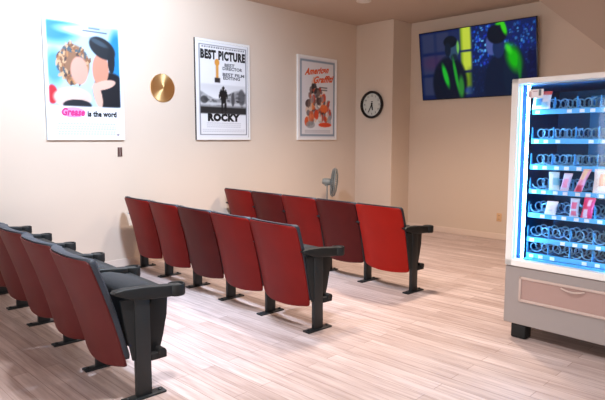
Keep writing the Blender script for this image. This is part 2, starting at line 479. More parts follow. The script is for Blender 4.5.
# poster 1: blue couple poster (plain stand-in picture)
def paint1(S, T):
    im = base(S, (226, 230, 236))
    sky = rect(S, T, 0.02, 0.98, 0.275, 0.985, 0.02)
    im = over(im, sky, (176, 206, 226))
    im = over(im, ell(S, T, 0.10, 0.93, 0.30, 0.12, 0.5) * sky, (30, 130, 205))
    im = over(im, ell(S, T, 0.95, 0.74, 0.12, 0.22, 0.4) * sky, (30, 130, 195))
    im = over(im, ell(S, T, 0.10, 0.60, 0.12, 0.14, 0.5) * sky, (70, 150, 190), 0.9)
    im = over(im, ell(S, T, 0.40, 0.93, 0.25, 0.04, 0.6) * sky, (220, 232, 240), 0.8)
    im = over(im, ell(S, T, 0.06, 0.37, 0.07, 0.08, 0.15) * sky, (190, 24, 40))
    im = over(im, ell(S, T, 0.84, 0.42, 0.24, 0.17, 0.1) * sky, (16, 20, 28))
    g = np.random.RandomState(3)
    im = over(im, ell(S, T, 0.35, 0.64, 0.21, 0.165, 0.12), (138, 98, 70))
    for k in range(150):
        a = g.uniform(0, 2 * PI); q = g.uniform(0.55, 1.12)
        cx = 0.35 + 0.20 * q * math.cos(a); cy = 0.64 + 0.16 * q * math.sin(a)
        if cy > 0.30:
            im = over(im, ell(S, T, cx, cy, g.uniform(0.015, 0.035), g.uniform(0.008, 0.018), 0.15, g.uniform(0, 180)), [(176, 122, 74), (70, 52, 50), (206, 168, 126), (60, 84, 100), (128, 84, 56)][g.randint(5)], 0.9)
    im = over(im, ell(S, T, 0.32, 0.35, 0.25, 0.09, 0.12) * sky, (222, 190, 178))
    im = over(im, ell(S, T, 0.42, 0.585, 0.115, 0.120, 0.1, 8), (216, 158, 140))
    im = over(im, ell(S, T, 0.38, 0.285, 0.19, 0.05, 0.1) * sky, (20, 24, 34))
    im = over(im, ell(S, T, 0.71, 0.61, 0.115, 0.145, 0.1, -6), (202, 138, 114))
    im = over(im, ell(S, T, 0.745, 0.80, 0.185, 0.090, 0.1, -14), (26, 32, 40))
    im = over(im, ell(S, T, 0.865, 0.70, 0.05, 0.12, 0.1), (22, 28, 36))
    im = over(im, ell(S, T, 0.70, 0.845, 0.12, 0.022, 0.4, -14), (70, 92, 108), 0.7)
    im = over(im, ell(S, T, 0.75, 0.475, 0.17, 0.040, 0.1, 10) * sky, (220, 176, 158))
    im = over(im, ell(S, T, 0.66, 0.38, 0.055, 0.12, 0.1, 20) * sky, (220, 176, 158))
    im = over(im, rect(S, T, 0.56, 0.72, 0.955, 0.968, 0.008), (60, 66, 80), 0.7)
    im = over(im, rect(S, T, 0.48, 0.82, 0.928, 0.942, 0.008), (60, 66, 80), 0.7)
    low = rect(S, T, -1, 2, -1, 0.275, 0.006)
    im = over(im, low, (226, 230, 236))
    for t in (0.125, 0.10, 0.08, 0.055, 0.035):
        line = rect(S, T, 0.10, 0.90, t - 0.005, t + 0.005, 0.006) * (0.6 + 0.4 * np.sin(S * 160 + t * 900))
        im = over(im, line, (140, 146, 170), 0.7)
    im = over(im, ell(S, T, 0.93, 0.03, 0.02, 0.008, 0.3), (90, 60, 70), 0.8)
    return im
o, w, h = poster(2.165, 2.985, 1.398, 2.60, 'framed film poster with blue background and pink title, leftmost on the wall', M['white'], M['white'], 0.022)
m1 = mat('pale_blue_poster_edge', (200, 222, 240), 0.4); o.children[0].data.materials[1] = m1
pr = painted('print', w - 0.04, h - 0.04, -w / 2 + 0.02, 0.02, -0.024, 90, 130, paint1, M['print_'], o)
W1 = w - 0.04
def px(s): return -w / 2 + 0.02 + s * (w - 0.04)
def pz(t): return 0.02 + t * (h - 0.04)
MB().lathe([(0.001, 0), (1, 0)], 24, 'y').bm.free()
ov = MB()
ov.lathe([(0.10, -0.0255), (0.10, -0.0245)], 28, 'y', (0, 0, 0))
for v in ov.bm.verts: v.co.x = v.co.x * 1.25 + px(0.32); v.co.z = v.co.z * 0.52 + pz(0.222)
ov.build('title_badge', mat('pale_pink_ink', (236, 150, 200), 0.6), pr, smooth=False)
lettering([('Grease', px(0.32), pz(0.222), 0.100, 0.235, 0.005, 0.25, 0.0, 0)], [M['pinkink']], -0.0262, pr)
lettering([('is the word', px(0.71), pz(0.212), 0.078, 0.32, 0.004, 0.0, 0.0, 0)], [M['ink']], -0.0262, pr)

# poster 2: black and white
def paint2(S, T):
    im = base(S, (232, 232, 234))
    b = 0.035
    ring = rect(S, T, b, 1 - b, 0.03, 0.97, 0.006) - rect(S, T, b + 0.014, 1 - b - 0.014, 0.038, 0.962, 0.006)
    im = over(im, np.clip(ring, 0, 1), (90, 92, 98), 0.9)
    im = over(im, rect(S, T, 0.08, 0.92, 0.940, 0.953, 0.006) * (0.6 + 0.4 * np.sign(np.sin(S * 140))), (70, 70, 74), 0.8)
    # landscape band
    band = rect(S, T, 0.06, 0.94, 0.255, 0.565, 0.02)
    im = over(im, band * sm(0.47 - T, 0.12), (214, 214, 216))
    im = over(im, rect(S, T, 0.05, 0.95, 0.255, 0.33, 0.015), (40, 40, 42))
    hill = sm(T - (0.46 + 0.05 * np.cos(S * 7 + 0.6)), 0.02) * rect(S, T, 0.05, 0.95, 0.33, 0.6, 0.01)
    g = np.random.RandomState(5)
    im = over(im, hill, (120, 120, 122), 0.75)
    for k in range(70):
        cx = g.uniform(0.06, 0.94); cy = g.uniform(0.35, 0.50)
        im = over(im, ell(S, T, cx, cy, g.uniform(0.02, 0.05), g.uniform(0.008, 0.018), 0.1) * hill, [(70, 70, 72), (190, 190, 190), (40, 40, 44)][g.randint(3)], 0.6)
    im = over(im, rect(S, T, 0.05, 0.95, 0.345, 0.375, 0.01), (206, 206, 208), 0.9)
    im = over(im, ell(S, T, 0.12, 0.40, 0.07, 0.04, 0.2), (60, 60, 62), 0.8)
    im = over(im, ell(S, T, 0.86, 0.44, 0.07, 0.09, 0.2), (80, 80, 84), 0.8)
    im = over(im, ell(S, T, 0.68, 0.41, 0.035, 0.07, 0.15), (60, 60, 64), 0.8)
    # plain standing figure
    blk = (22, 22, 24)
    im = over(im, ell(S, T, 0.49, 0.530, 0.026, 0.020, 0.1), blk)
    im = over(im, ell(S, T, 0.49, 0.440, 0.056, 0.075, 0.1), blk)
    im = over(im, ell(S, T, 0.428, 0.470, 0.018, 0.055, 0.1, -24), blk)
    im = over(im, ell(S, T, 0.552, 0.470, 0.018, 0.055, 0.1, 24), blk)
    im = over(im, ell(S, T, 0.465, 0.33, 0.020, 0.085, 0.1), blk)
    im = over(im, ell(S, T, 0.53, 0.33, 0.020, 0.085, 0.1), blk)
    # plain golden trophy on a black base
    gold = (216, 150, 62)
    im = over(im, ell(S, T, 0.375, 0.795, 0.046, 0.038, 0.1), gold)
    im = over(im, rect(S, T, 0.352, 0.400, 0.630, 0.775, 0.02), gold)
    im = over(im, rect(S, T, 0.325, 0.43, 0.585, 0.635, 0.01), (50, 44, 44))
    for t in (0.155, 0.135, 0.115, 0.085, 0.065):
        im = over(im, rect(S, T, 0.16 if t > 0.1 else 0.08, 0.84 if t > 0.1 else 0.92, t - 0.004, t + 0.004, 0.006) * (0.6 + 0.4 * np.sin(S * 190 + t * 700)), (150, 150, 156), 0.65)
    return im
o, w, h = poster(3.922, 4.766, 1.398, 2.612, 'black-and-white framed film poster with a small gold figure, middle of the three posters', M['white'], M['dark'], 0.03)
pr = painted('print', w - 0.055, h - 0.055, -w / 2 + 0.0275, 0.0275, -0.024, 84, 122, paint2, M['print_'], o)
def px(s): return -w / 2 + 0.0275 + s * (w - 0.055)
def pz(t): return 0.0275 + t * (h - 0.055)
Wp = w - 0.055
lettering([('BEST PICTURE', px(0.5), pz(0.866), 0.140, 0.88 * Wp, 0.009, 0, 0, 0),
           ('ROCKY', px(0.5), pz(0.212), 0.115, 0.64 * Wp, 0.009, 0, 0, 0),
           ('BEST', px(0.62), pz(0.775), 0.052, 0.20 * Wp, 0.002, 0, 0, 1),
           ('DIRECTOR', px(0.68), pz(0.738), 0.052, 0.40 * Wp, 0.002, 0, 0, 1),
           ('BEST FILM', px(0.70), pz(0.675), 0.052, 0.44 * Wp, 0.002, 0, 0, 1),
           ('EDITING', px(0.66), pz(0.638), 0.052, 0.34 * Wp, 0.002, 0, 0, 1)],
          [M['ink'], mat('dark_grey_ink', (96, 96, 100), 0.6)], -0.0262, pr)

# poster 3: orange collage
def paint3(S, T):
    im = base(S, (226, 222, 222))
    ring = rect(S, T, 0.03, 0.97, 0.025, 0.975, 0.008) - rect(S, T, 0.07, 0.93, 0.05, 0.95, 0.008)
    im = over(im, np.clip(ring, 0, 1), (128, 144, 158), 0.95)
    cols = [(222, 92, 44), (196, 60, 36), (120, 92, 84), (236, 150, 90), (90, 84, 92), (230, 200, 176), (150, 150, 156), (236, 226, 214), (70, 50, 48)]
    im = blobs(S, T, 90, (0.2, 0.86, 0.20, 0.48), (0.03, 0.075), cols, im, 0.1, 11)
    im = blobs(S, T, 36, (0.28, 0.68, 0.44, 0.62), (0.025, 0.06), cols, im, 0.1, 12)
    im = blobs(S, T, 14, (0.34, 0.46, 0.56, 0.74), (0.02, 0.045), [(60, 44, 44), (196, 66, 44), (226, 180, 150), (40, 36, 40)], im, 0.1, 13)
    im = over(im, ell(S, T, 0.70, 0.17, 0.18, 0.03, 0.12), (222, 70, 28))
    im = over(im, ell(S, T, 0.46, 0.30, 0.06, 0.06, 0.12), (220, 70, 30), 0.9)
    im = over(im, ell(S, T, 0.66, 0.38, 0.10, 0.05, 0.12), (232, 110, 50), 0.9)
    im = over(im, ell(S, T, 0.30, 0.17, 0.12, 0.045, 0.12), (150, 150, 150), 0.8)
    im = over(im, rect(S, T, 0.54, 0.76, 0.635, 0.650, 0.008), (60, 56, 60), 0.8)
    im = over(im, rect(S, T, 0.58, 0.76, 0.606, 0.620, 0.008), (60, 56, 60), 0.8)
    for t in (0.10, 0.085, 0.07):
        im = over(im, rect(S, T, 0.15, 0.85, t - 0.004, t + 0.004, 0.006), (170, 168, 172), 0.7)
    return im
o, w, h = poster(5.655, 6.493, 1.398, 2.602, 'framed film poster with orange slanted title and orange collage, rightmost of the three', M['white'], M['white'], 0.028)
pr = painted('print', w - 0.05, h - 0.05, -w / 2 + 0.025, 0.025, -0.024, 84, 122, paint3, M['print_'], o)
def px(s): return -w / 2 + 0.025 + s * (w - 0.05)
def pz(t): return 0.025 + t * (h - 0.05)
Wp = w - 0.05
lettering([('American', px(0.47), pz(0.845), 0.125, 0.66 * Wp, 0.006, 0.45, 0.13, 0),
           ('Graffiti', px(0.66), pz(0.745), 0.130, 0.56 * Wp, 0.006, 0.45, 0.10, 0)],
          [M['orangeink'], M['ink']], -0.0262, pr)

# ------------------------------------------------------------------ bronze disc on the left wall
g = tag(MB().lathe([(0.0, -0.030), (0.018, -0.030), (0.05, -0.020), (0.155, -0.014), (0.160, -0.010), (0.158, -0.004), (0.02, -0.002), (0.02, 0.0)], 64, 'y').build('bronze_disc', M['gold']),
        'round brushed bronze disc hanging between the blue poster and the black-and-white poster', 'wall decoration')
g.location = (XL, 3.482, 1.988); g.rotation_euler = (0, 0, PI / 2)

# switch under the first poster
o = thing('wall_switch', 'small brown double wall switch below the right corner of the leftmost poster', 'switch', (XL, 2.931, 1.216), PI / 2)
MB().box(-0.026, 0.026, -0.008, 0, 0, 0.105, bev=0.002).build('cover_plate', M['lightgap'], o)
for sx in (-1, 1): MB().box(sx * 0.014 - 0.0105, sx * 0.014 + 0.0105, -0.014, -0.008, 0.004, 0.101, bev=0.002).build('rocker', M['brown'], o)

# outlet on the far wall
o = thing('wall_outlet', 'almond coloured power outlet low on the far wall beside the vending machine', 'outlet', (-3.448, YT, 0.255), 0)
MB().box(-0.037, 0.037, -0.006, 0, 0, 0.118, bev=0.002).build('cover_plate', M['outlet'], o)
for zz in (0.034, 0.084):
    so = MB().lathe([(0.017, -0.009), (0.017, -0.006)], 20, 'y', (0, 0, zz)).build('socket', M['outlet'], o)
    b = MB(); b.box(-0.008, -0.005, -0.0095, -0.0088, zz - 0.006, zz + 0.006); b.box(0.005, 0.008, -0.0095, -0.0088, zz - 0.006, zz + 0.006); b.build('slot', M['hole'], so, smooth=False)

# ------------------------------------------------------------------ clock on the column
o = thing('wall_clock', 'round wall clock with thick black rim and pale grey face on the wall column', 'clock', (-5.335, YC, 1.938), 0)
MB().lathe([(0.205, 0.0), (0.212, -0.012), (0.212, -0.036), (0.203, -0.050), (0.188, -0.052), (0.176, -0.040), (0.172, -0.022), (0.172, 0.0)], 64, 'y').build('rim', M['black'], o)
fc = MB().lathe([(0.0, -0.020), (0.174, -0.020), (0.174, -0.004), (0, -0.004)], 48, 'y').build('dial', M['clockface'], o)
nums = []
for k in range(12):
    a = 2 * PI * k / 12
    nums.append((str(k if k else 12), 0.138 * math.sin(a), 0.138 * math.cos(a), 0.042, None, 0.0006, 0, 0, 0))
lettering(nums, [M['ink']], -0.0212, fc, 'numeral')
def hand(name, ang, ln, wd, y):
    rot = Matrix.Rotation(-R(ang), 4, 'Y')
    hb = MB(); hb.box(-wd, wd, y - 0.002, y, -0.03, ln)
    for v in hb.bm.verts: v.co = Matrix.Rotation(R(ang), 4, 'Y') @ v.co
    hb.build(name, M['ink'], o, smooth=False)
hand('hour_hand', 168, 0.085, 0.010, -0.024); hand('minute_hand', 208, 0.125, 0.008, -0.027)
MB().lathe([(0.010, -0.031), (0.010, -0.020)], 14, 'y').build('centre_cap', M['ink'], o)
MB().box(-0.018, 0.018, -0.0215, -0.0205, 0.04, 0.052, bev=0).build('dial_mark', M['ink'], fc, smooth=False)

# ------------------------------------------------------------------ television
TW, TH = 1.745, 0.985
tilt = math.atan2(0.15, 0.975)
o = thing('television', 'large wall-mounted flat television showing two people in green and blue light', 'television', (-3.832, 7.400, 1.990), 0)
o.rotation_euler = (tilt, 0, 0)
b = MB(); b.box(-TW / 2, TW / 2, 0.0, 0.03, 0, TH, bev=0.006); b.box(-TW / 2 + 0.25, TW / 2 - 0.25, 0.03, 0.05, 0.12, TH - 0.25, bev=0.006)
b.build('bezel', M['bezel'], o)
def paint_tv(S, T):
    im = base(S, (6, 22, 60))
    im = over(im, ell(S, T, 0.75, 0.6, 0.4, 0.6, 2.0), (10, 34, 110), 0.8)
    # padded wall at left
    for i in range(3):
        for j in range(3):
            im = over(im, rect(S, T, 0.02 + 0.135 * i, 0.145 + 0.135 * i, 0.06 + 0.32 * j, 0.34 + 0.32 * j, 0.03), (52, 56, 84), 0.75 if i < 2 else 0.4)
    im = over(im, ell(S, T, 0.12, 0.55, 0.10, 0.10, 0.8), (90, 30, 70), 0.35)
    # yellow-green glowing pads
    for j, (a, bb) in enumerate(((0.05, 0.36), (0.395, 0.66), (0.69, 1.02))):
        c = (150, 186, 20) if j == 0 else (196, 214, 60)
        im = over(im, rect(S, T, 0.385, 0.475, a, bb, 0.02), c, 0.95)
        im = over(im, rect(S, T, 0.385, 0.40, a, bb, 0.02), (90, 130, 10), 0.6)
    # left figure
    dk = (4, 14, 34)
    im = over(im, ell(S, T, 0.27, 0.22, 0.16, 0.40, 0.12), dk)
    im = over(im, ell(S, T, 0.315, 0.70, 0.048, 0.15, 0.12), (44, 70, 96))
    im = over(im, ell(S, T, 0.290, 0.83, 0.062, 0.085, 0.12), (6, 16, 30))
    im = over(im, ell(S, T, 0.265, 0.72, 0.028, 0.10, 0.2), (10, 24, 44))
    im = over(im, ell(S, T, 0.358, 0.74, 0.012, 0.09, 0.4), (120, 200, 80), 0.85)
    im = over(im, ell(S, T, 0.320, 0.60, 0.030, 0.05, 0.4), (14, 30, 44), 0.85)
    im = over(im, ell(S, T, 0.235, 0.34, 0.022, 0.17, 0.5, 8), (26, 180, 44), 0.95)
    im = over(im, ell(S, T, 0.33, 0.34, 0.014, 0.24, 0.5, 5), (34, 170, 44), 0.85)
    im = over(im, ell(S, T, 0.375, 0.16, 0.026, 0.16, 0.5), (50, 150, 50), 0.8)
    im = over(im, ell(S, T, 0.45, 0.10, 0.04, 0.06, 0.6), (20, 50, 190), 0.7)
    # sparkling blue curtain
    g = np.random.RandomState(9)
    for k in range(520):
        cx = g.uniform(0.485, 1.0); cy = g.uniform(0.02, 0.98)
        a_ = 0.65 if cx > 0.66 else 1.0
        im = over(im, ell(S, T, cx, cy, g.uniform(0.004, 0.011), g.uniform(0.008, 0.024), 0.3), [(40, 130, 230), (110, 200, 255), (10, 44, 150), (20, 80, 210), (30, 50, 190)][g.randint(5)], a_ * g.uniform(0.35, 1))
    im = over(im, rect(S, T, 0.46, 0.66, -0.1, 0.42, 0.08), (4, 22, 56), 0.9)
    # right figure
    im = over(im, ell(S, T, 0.76, 0.14, 0.18, 0.50, 0.1), (4, 20, 48))
    im = over(im, ell(S, T, 0.83, 0.30, 0.09, 0.36, 0.12), (6, 26, 52))
    im = over(im, ell(S, T, 0.645, 0.72, 0.042, 0.15, 0.12), (70, 84, 150))
    im = over(im, ell(S, T, 0.705, 0.66, 0.048, 0.14, 0.15), (20, 40, 84))
    im = over(im, ell(S, T, 0.695, 0.85, 0.082, 0.13, 0.12), (5, 14, 32))
    im = over(im, ell(S, T, 0.750, 0.935, 0.020, 0.11, 0.4, 10), (56, 210, 24), 0.95)
    im = over(im, ell(S, T, 0.720, 0.985, 0.035, 0.02, 0.4), (56, 200, 24), 0.9)
    im = over(im, ell(S, T, 0.825, 0.50, 0.052, 0.17, 0.7, 8), (18, 180, 12), 0.95)
    im = over(im, ell(S, T, 0.785, 0.64, 0.022, 0.07, 0.8, 12), (60, 220, 40), 0.85)
    im = over(im, ell(S, T, 0.868, 0.36, 0.014, 0.16, 0.6, 2), (14, 130, 30), 0.8)
    im = over(im, rect(S, T, 0.92, 1.1, -0.1, 0.6, 0.06), (3, 10, 50), 0.85)
    return im
painted('screen', TW - 0.024, TH - 0.024, -TW / 2 + 0.012, 0.012, -0.0005, 150, 90, paint_tv, M['screen'], o)
b = MB(); b.box(-0.30, 0.30, 0.05, 0.075, 0.30, 0.60, bev=0.004); b.box(-0.22, -0.17, 0.0501, 0.10, 0.33, 0.39); b.box(0.17, 0.22, 0.0501, 0.10, 0.33, 0.39)
b.build('wall_bracket', M['matteblack'], o)

# ------------------------------------------------------------------ pedestal fan behind the farthest row
o = thing('pedestal_fan', 'grey pedestal fan seen edge-on behind the farthest row of chairs', 'fan', (-5.33, 5.93, 0), R(44))
MB().lathe([(0.19, 0.0), (0.19, 0.015), (0.15, 0.03), (0.03, 0.045), (0, 0.045)], 40, 'z').build('base', M['fangrey'], o)
b = MB(); b.tube([(0, 0, 0.04), (0, 0, 0.45)], 0.014, 12); b.tube([(0, 0, 0.45), (0, 0, 0.79)], 0.009, 12); b.lathe([(0.02, 0.43), (0.02, 0.47)], 14, 'z')
b.build('pole', M['fangrey'], o)
HT = Matrix.Translation((0.0, 0, 0.80)) @ Matrix.Rotation(R(6), 4, 'Y')
def fanpart(mb, name, m, parent=o):
    for v in mb.bm.verts: v.co = HT @ v.co
    return mb.build(name, m, parent)
f = MB(); f.lathe([(0.0, -0.075), (0.035, -0.07), (0.048, -0.04), (0.050, 0.03), (0.040, 0.055), (0, 0.06)], 24, 'x'); f.box(-0.03, 0.02, -0.022, 0.022, -0.065, -0.03, bev=0.006)
fanpart(f, 'motor_housing', M['fangrey'])
f = MB()
RC = 0.205
for r_, x_ in ((RC, 0.095), (0.19, 0.066), (0.13, 0.055), (0.19, 0.125), (0.13, 0.142)):
    f.tube([(x_, r_ * math.cos(2 * PI * k / 40), r_ * math.sin(2 * PI * k / 40)) for k in range(40)], 0.0035 if r_ < RC else 0.009, 6, closed=True)
for k in range(40):
    a = 2 * PI * k / 40; c_, s_ = math.cos(a), math.sin(a)
    f.tube([(0.05, 0.04 * c_, 0.04 * s_), (0.055, 0.13 * c_, 0.13 * s_), (0.066, 0.19 * c_, 0.19 * s_), (0.095, RC * c_, RC * s_), (0.125, 0.19 * c_, 0.19 * s_), (0.142, 0.13 * c_, 0.13 * s_), (0.15, 0.03 * c_, 0.03 * s_)], 0.0028, 5)
f.lathe([(0.038, 0.146), (0.038, 0.154), (0.0, 0.157)], 20, 'x')
fanpart(f, 'cage', M['fangrey'])
for k in range(4):
    f = MB(); a0 = 2 * PI * k / 4
    def bl(u, v, a0=a0):
        r_ = 0.03 + 0.145 * v; a = a0 + (u - 0.5) * (0.75 + 0.35 * v)
        return (0.088 + (u - 0.5) * 0.05, r_ * math.cos(a), r_ * math.sin(a))
    f.sheet(bl, 6, 8, lambda u, v: (0.003, 0, 0)); fanpart(f, 'blade', mat('dark_fan_blade', (88, 92, 92), 0.4) if k == 0 else bpy.data.materials['dark_fan_blade'])
f = MB(); f.lathe([(0.032, 0.058), (0.032, 0.105), (0.02, 0.112), (0, 0.113)], 20, 'x'); fanpart(f, 'hub', M['fangrey'])

# ------------------------------------------------------------------ ceiling lamp fixtures
def downlight(x, y, label):
    o = thing('ceiling_downlight', label, 'ceiling light', (x, y, ZC), 0)
    MB().lathe([(0.062, -0.003), (0.066, -0.012), (0.092, -0.010), (0.098, 0.0)], 32, 'z').build('trim_ring', M['lampoff'], o)
    MB().lathe([(0.0, -0.007), (0.062, -0.007), (0.062, 0.0), (0.0, 0.0)], 24, 'z').build('diffuser', M['lampoff'], o)
downlight(-4.62, 5.83, 'small round white ceiling fixture above the farthest row of chairs')

# ------------------------------------------------------------------ vending machine
VA = math.atan2(-0.04536, 0.99897)
ox, oy = -1.688, 3.766
dv = Vector((math.cos(VA), math.sin(VA))); nv = Vector((-math.sin(VA), math.cos(VA)))
VW, VD = 1.0, 0.86
cx_ = ox + dv.x * VW / 2 + nv.x * VD / 2; cy_ = oy + dv.y * VW / 2 + nv.y * VD / 2
o = thing('vending_machine', 'tall snack vending machine with white-framed blue-lit glass front on black feet', 'vending machine', (cx_, cy_, 0), VA)
def U(u): return u - VW / 2
def V(v): return v - VD / 2
class VB(MB):
    def vb(s, u0, u1, v0, v1, z0, z1, bev=0.0): return s.box(U(u0), U(u1), V(v0), V(v1), z0, z1, bev=bev)
b = VB()
b.vb(0, VW, 0.012, VD, 0.105, 0.515, bev=0.006)
b.vb(0.0, 0.03, 0.075, VD, 0.515, 1.80); b.vb(VW - 0.03, VW, 0.075, VD, 0.515, 1.80); b.vb(0.03, VW - 0.03, 0.075, VD, 1.77, 1.80); b.vb(0.03, VW - 0.03, VD - 0.03, VD, 0.515, 1.77)
b.build('cabinet', M['vendgrey'], o, smooth=False)
# liner: back, sides, top, bottom of the lit compartment
b = VB()
LU0, LU1, LV0, LV1, LZ0, LZ1 = 0.031, 0.745, 0.076, 0.70, 0.516, 1.769
b.vb(LU0, LU0 + 0.006, LV0, LV1, LZ0, LZ1); b.vb(LU1 - 0.006, LU1, LV0, LV1, LZ0, LZ1); b.vb(LU0, LU1, LV1 - 0.006, LV1, LZ0, LZ1); b.vb(LU0, LU1, LV0, LV1, LZ1 - 0.006, LZ1); b.vb(LU0, LU1, LV0, LV1, LZ0, LZ0 + 0.006)
b.build('liner', M['liner'], o, smooth=False)
b = VB(); b.vb(0.30, 0.735, 0.60, 0.692, 1.24, 1.715, bev=0.004); b.build('air_duct', M['duct'], o)  # blue block standing in for a reflection on the door glass
# door frame
b = VB()
DF1 = 0.79
b.vb(0.0, 0.052, 0.0, 0.072, 0.52, 1.812, bev=0.006); b.vb(0.735, DF1, 0.0, 0.072, 0.52, 1.812, bev=0.006)
b.vb(0.0, DF1, 0.0, 0.072, 1.776, 1.812, bev=0.006); b.vb(0.0, DF1, 0.0, 0.072, 0.52, 0.566, bev=0.006)
b.build('door_frame', M['vendwhite'], o, smooth=False)
g = VB(); g.vb(0.052, 0.735, 0.030, 0.036, 0.566, 1.776); gl = g.build('glass_pane', M['glass'], o, smooth=False)
b = VB(); b.vb(DF1 + 0.001, VW, 0.0, 0.072, 0.52, 1.812, bev=0.006); cp = b.build('control_panel', M['vendgrey'], o)
for r_ in range(4):
    for c_ in range(3):
        b = VB(); b.vb(0.85 + 0.035 * c_, 0.875 + 0.035 * c_, -0.006, 0.0, 1.24 - 0.035 * r_, 1.265 - 0.035 * r_, bev=0.003); b.build('button', M['chrome'], cp)
b = VB(); b.vb(0.84, 0.96, -0.004, 0.0, 1.33, 1.39); b.build('display', M['black'], cp, smooth=False)
b = VB(); b.vb(0.85, 0.95, -0.02, 0.0, 0.95, 1.06, bev=0.006); b.build('bill_slot', M['plastic'], cp)
# light tubes
for (u0, u1) in ((0.088, 0.106), (0.700, 0.716)):
    b = VB(); b.vb(u0, u1, 0.050, 0.0595, 0.575, 1.765, bev=0.003); b.build('light_tube', M['led'], o)
# pale inner jamb behind the tube
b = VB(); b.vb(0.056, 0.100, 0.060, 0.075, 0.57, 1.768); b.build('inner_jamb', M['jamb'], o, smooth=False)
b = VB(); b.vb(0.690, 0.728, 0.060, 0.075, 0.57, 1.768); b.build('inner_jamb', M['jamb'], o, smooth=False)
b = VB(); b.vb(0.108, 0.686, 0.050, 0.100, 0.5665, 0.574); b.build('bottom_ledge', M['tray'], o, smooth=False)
# delivery flap
b = VB(); zb0, zb1, ub0, ub1 = 0.275, 0.452, 0.108, 0.86
w_ = 0.018
b.vb(ub0, ub1, 0.0, 0.014, zb1 - w_, zb1, 0.004); b.vb(ub0, ub1, 0.0, 0.014, zb0, zb0 + w_, 0.004); b.vb(ub0, ub0 + w_, 0.0, 0.014, zb0, zb1, 0.004); b.vb(ub1 - w_, ub1, 0.0, 0.014, zb0, zb1, 0.004)
fl = b.build('flap_rim', M['vendrim'], o)
b = VB(); b.vb(ub0 + w_, ub1 - w_, 0.008, 0.013, zb0 + w_, zb1 - w_); df = b.build('delivery_flap', M['vendpink'], o, smooth=False)
hp = [(U(0.395 + 0.15 * k / 12), V(0.004 - 0.016 * math.sin(PI * k / 12)), 0.424 - 0.012 * math.sin(PI * k / 12)) for k in range(13)]
MB().tube(hp, 0.006, 8).build('handle', M['vendrim'], df)
for (u, v) in ((0.052, 0.022), (VW - 0.165, 0.022), (0.052, VD - 0.17), (VW - 0.165, VD - 0.17)):
    b = VB(); b.vb(u, u + 0.108, v, v + 0.10, 0.0, 0.105, bev=0.012); b.build('leg', M['matteblack'], o)
# sticker on the glass
def paint_st(S, T):
    im = base(S, (240, 236, 238))
    im = over(im, rect(S, T, 0.04, 0.22, 0.1, 0.75, 0.05), (196, 160, 170), 0.8)
    im = over(im, rect(S, T, 0.70, 0.84, 0.25, 0.95, 0.05), (60, 70, 80), 0.9)
    im = over(im, rect(S, T, 0.3, 0.62, 0.72, 0.82, 0.05), (190, 150, 160), 0.8)
    return im
st = painted('sticker', 0.105, 0.058, U(0.104), 1.678, V(0.0285), 24, 14, paint_st, M['print_'], gl)
# trays, spirals
lips = [1.588, 1.389, 1.211, 1.043, 0.876, 0.704, 0.590]
divs = [0.100, 0.245, 0.390, 0.535, 0.680]
cb = MB(); turns = 2.6; seg = 24; ln = 0.20
cb.tube([(0.033 * math.cos(2 * PI * k / seg), ln * k / (turns * seg), 0.033 * math.sin(2 * PI * k / seg)) for k in range(int(turns * seg) + 1)], 0.0052, 6)
coil0 = None
for i, zl in enumerate(lips):
    b = VB()
    b.mi = 2; b.vb(0.100, 0.685, 0.120, 0.62, zl + 0.008, zl + 0.014); b.mi = 0
    b.vb(0.100, 0.685, 0.108, 0.120, zl - 0.016, zl + 0.018, bev=0.003)
    b.mi = 1
    for k in range(4):
        for q in (0.04, 0.105):
            if (i * 7 + k * 3 + int(q * 50)) % 5 == 0: continue
            b.vb(divs[k] + q - 0.015, divs[k] + q + 0.015, 0.105, 0.1082, zl - 0.012, zl + 0.010)
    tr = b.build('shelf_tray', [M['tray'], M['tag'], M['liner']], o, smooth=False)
    for u in divs:
        d = VB(); d.prism([(V(0.12), zl + 0.012), (V(0.60), zl + 0.012), (V(0.60), zl + 0.026), (V(0.15), zl + 0.026), (V(0.135), zl + 0.095), (V(0.12), zl + 0.095)], U(u) - 0.002, U(u) + 0.002, 'x'); d.build('divider', M['tray'], tr, smooth=False)
    for k in range(4):
        for q in (0.037, 0.108):
            if coil0 is None:
                c = cb.build('spiral', M['coil'], tr); coil0 = c
            else:
                c = coil0.copy(); C.objects.link(c); c.parent = tr
            jit = [0, 0.012, -0.01, 0.02][(i + k) % 4] * (1 if q < 0.1 else -1)
            c.location = (U(divs[k] + q), V(0.135) + abs(jit), zl + 0.0515)
            c.rotation_euler = (0, R((i * 47 + k * 91 + q * 900) % 360), 0)

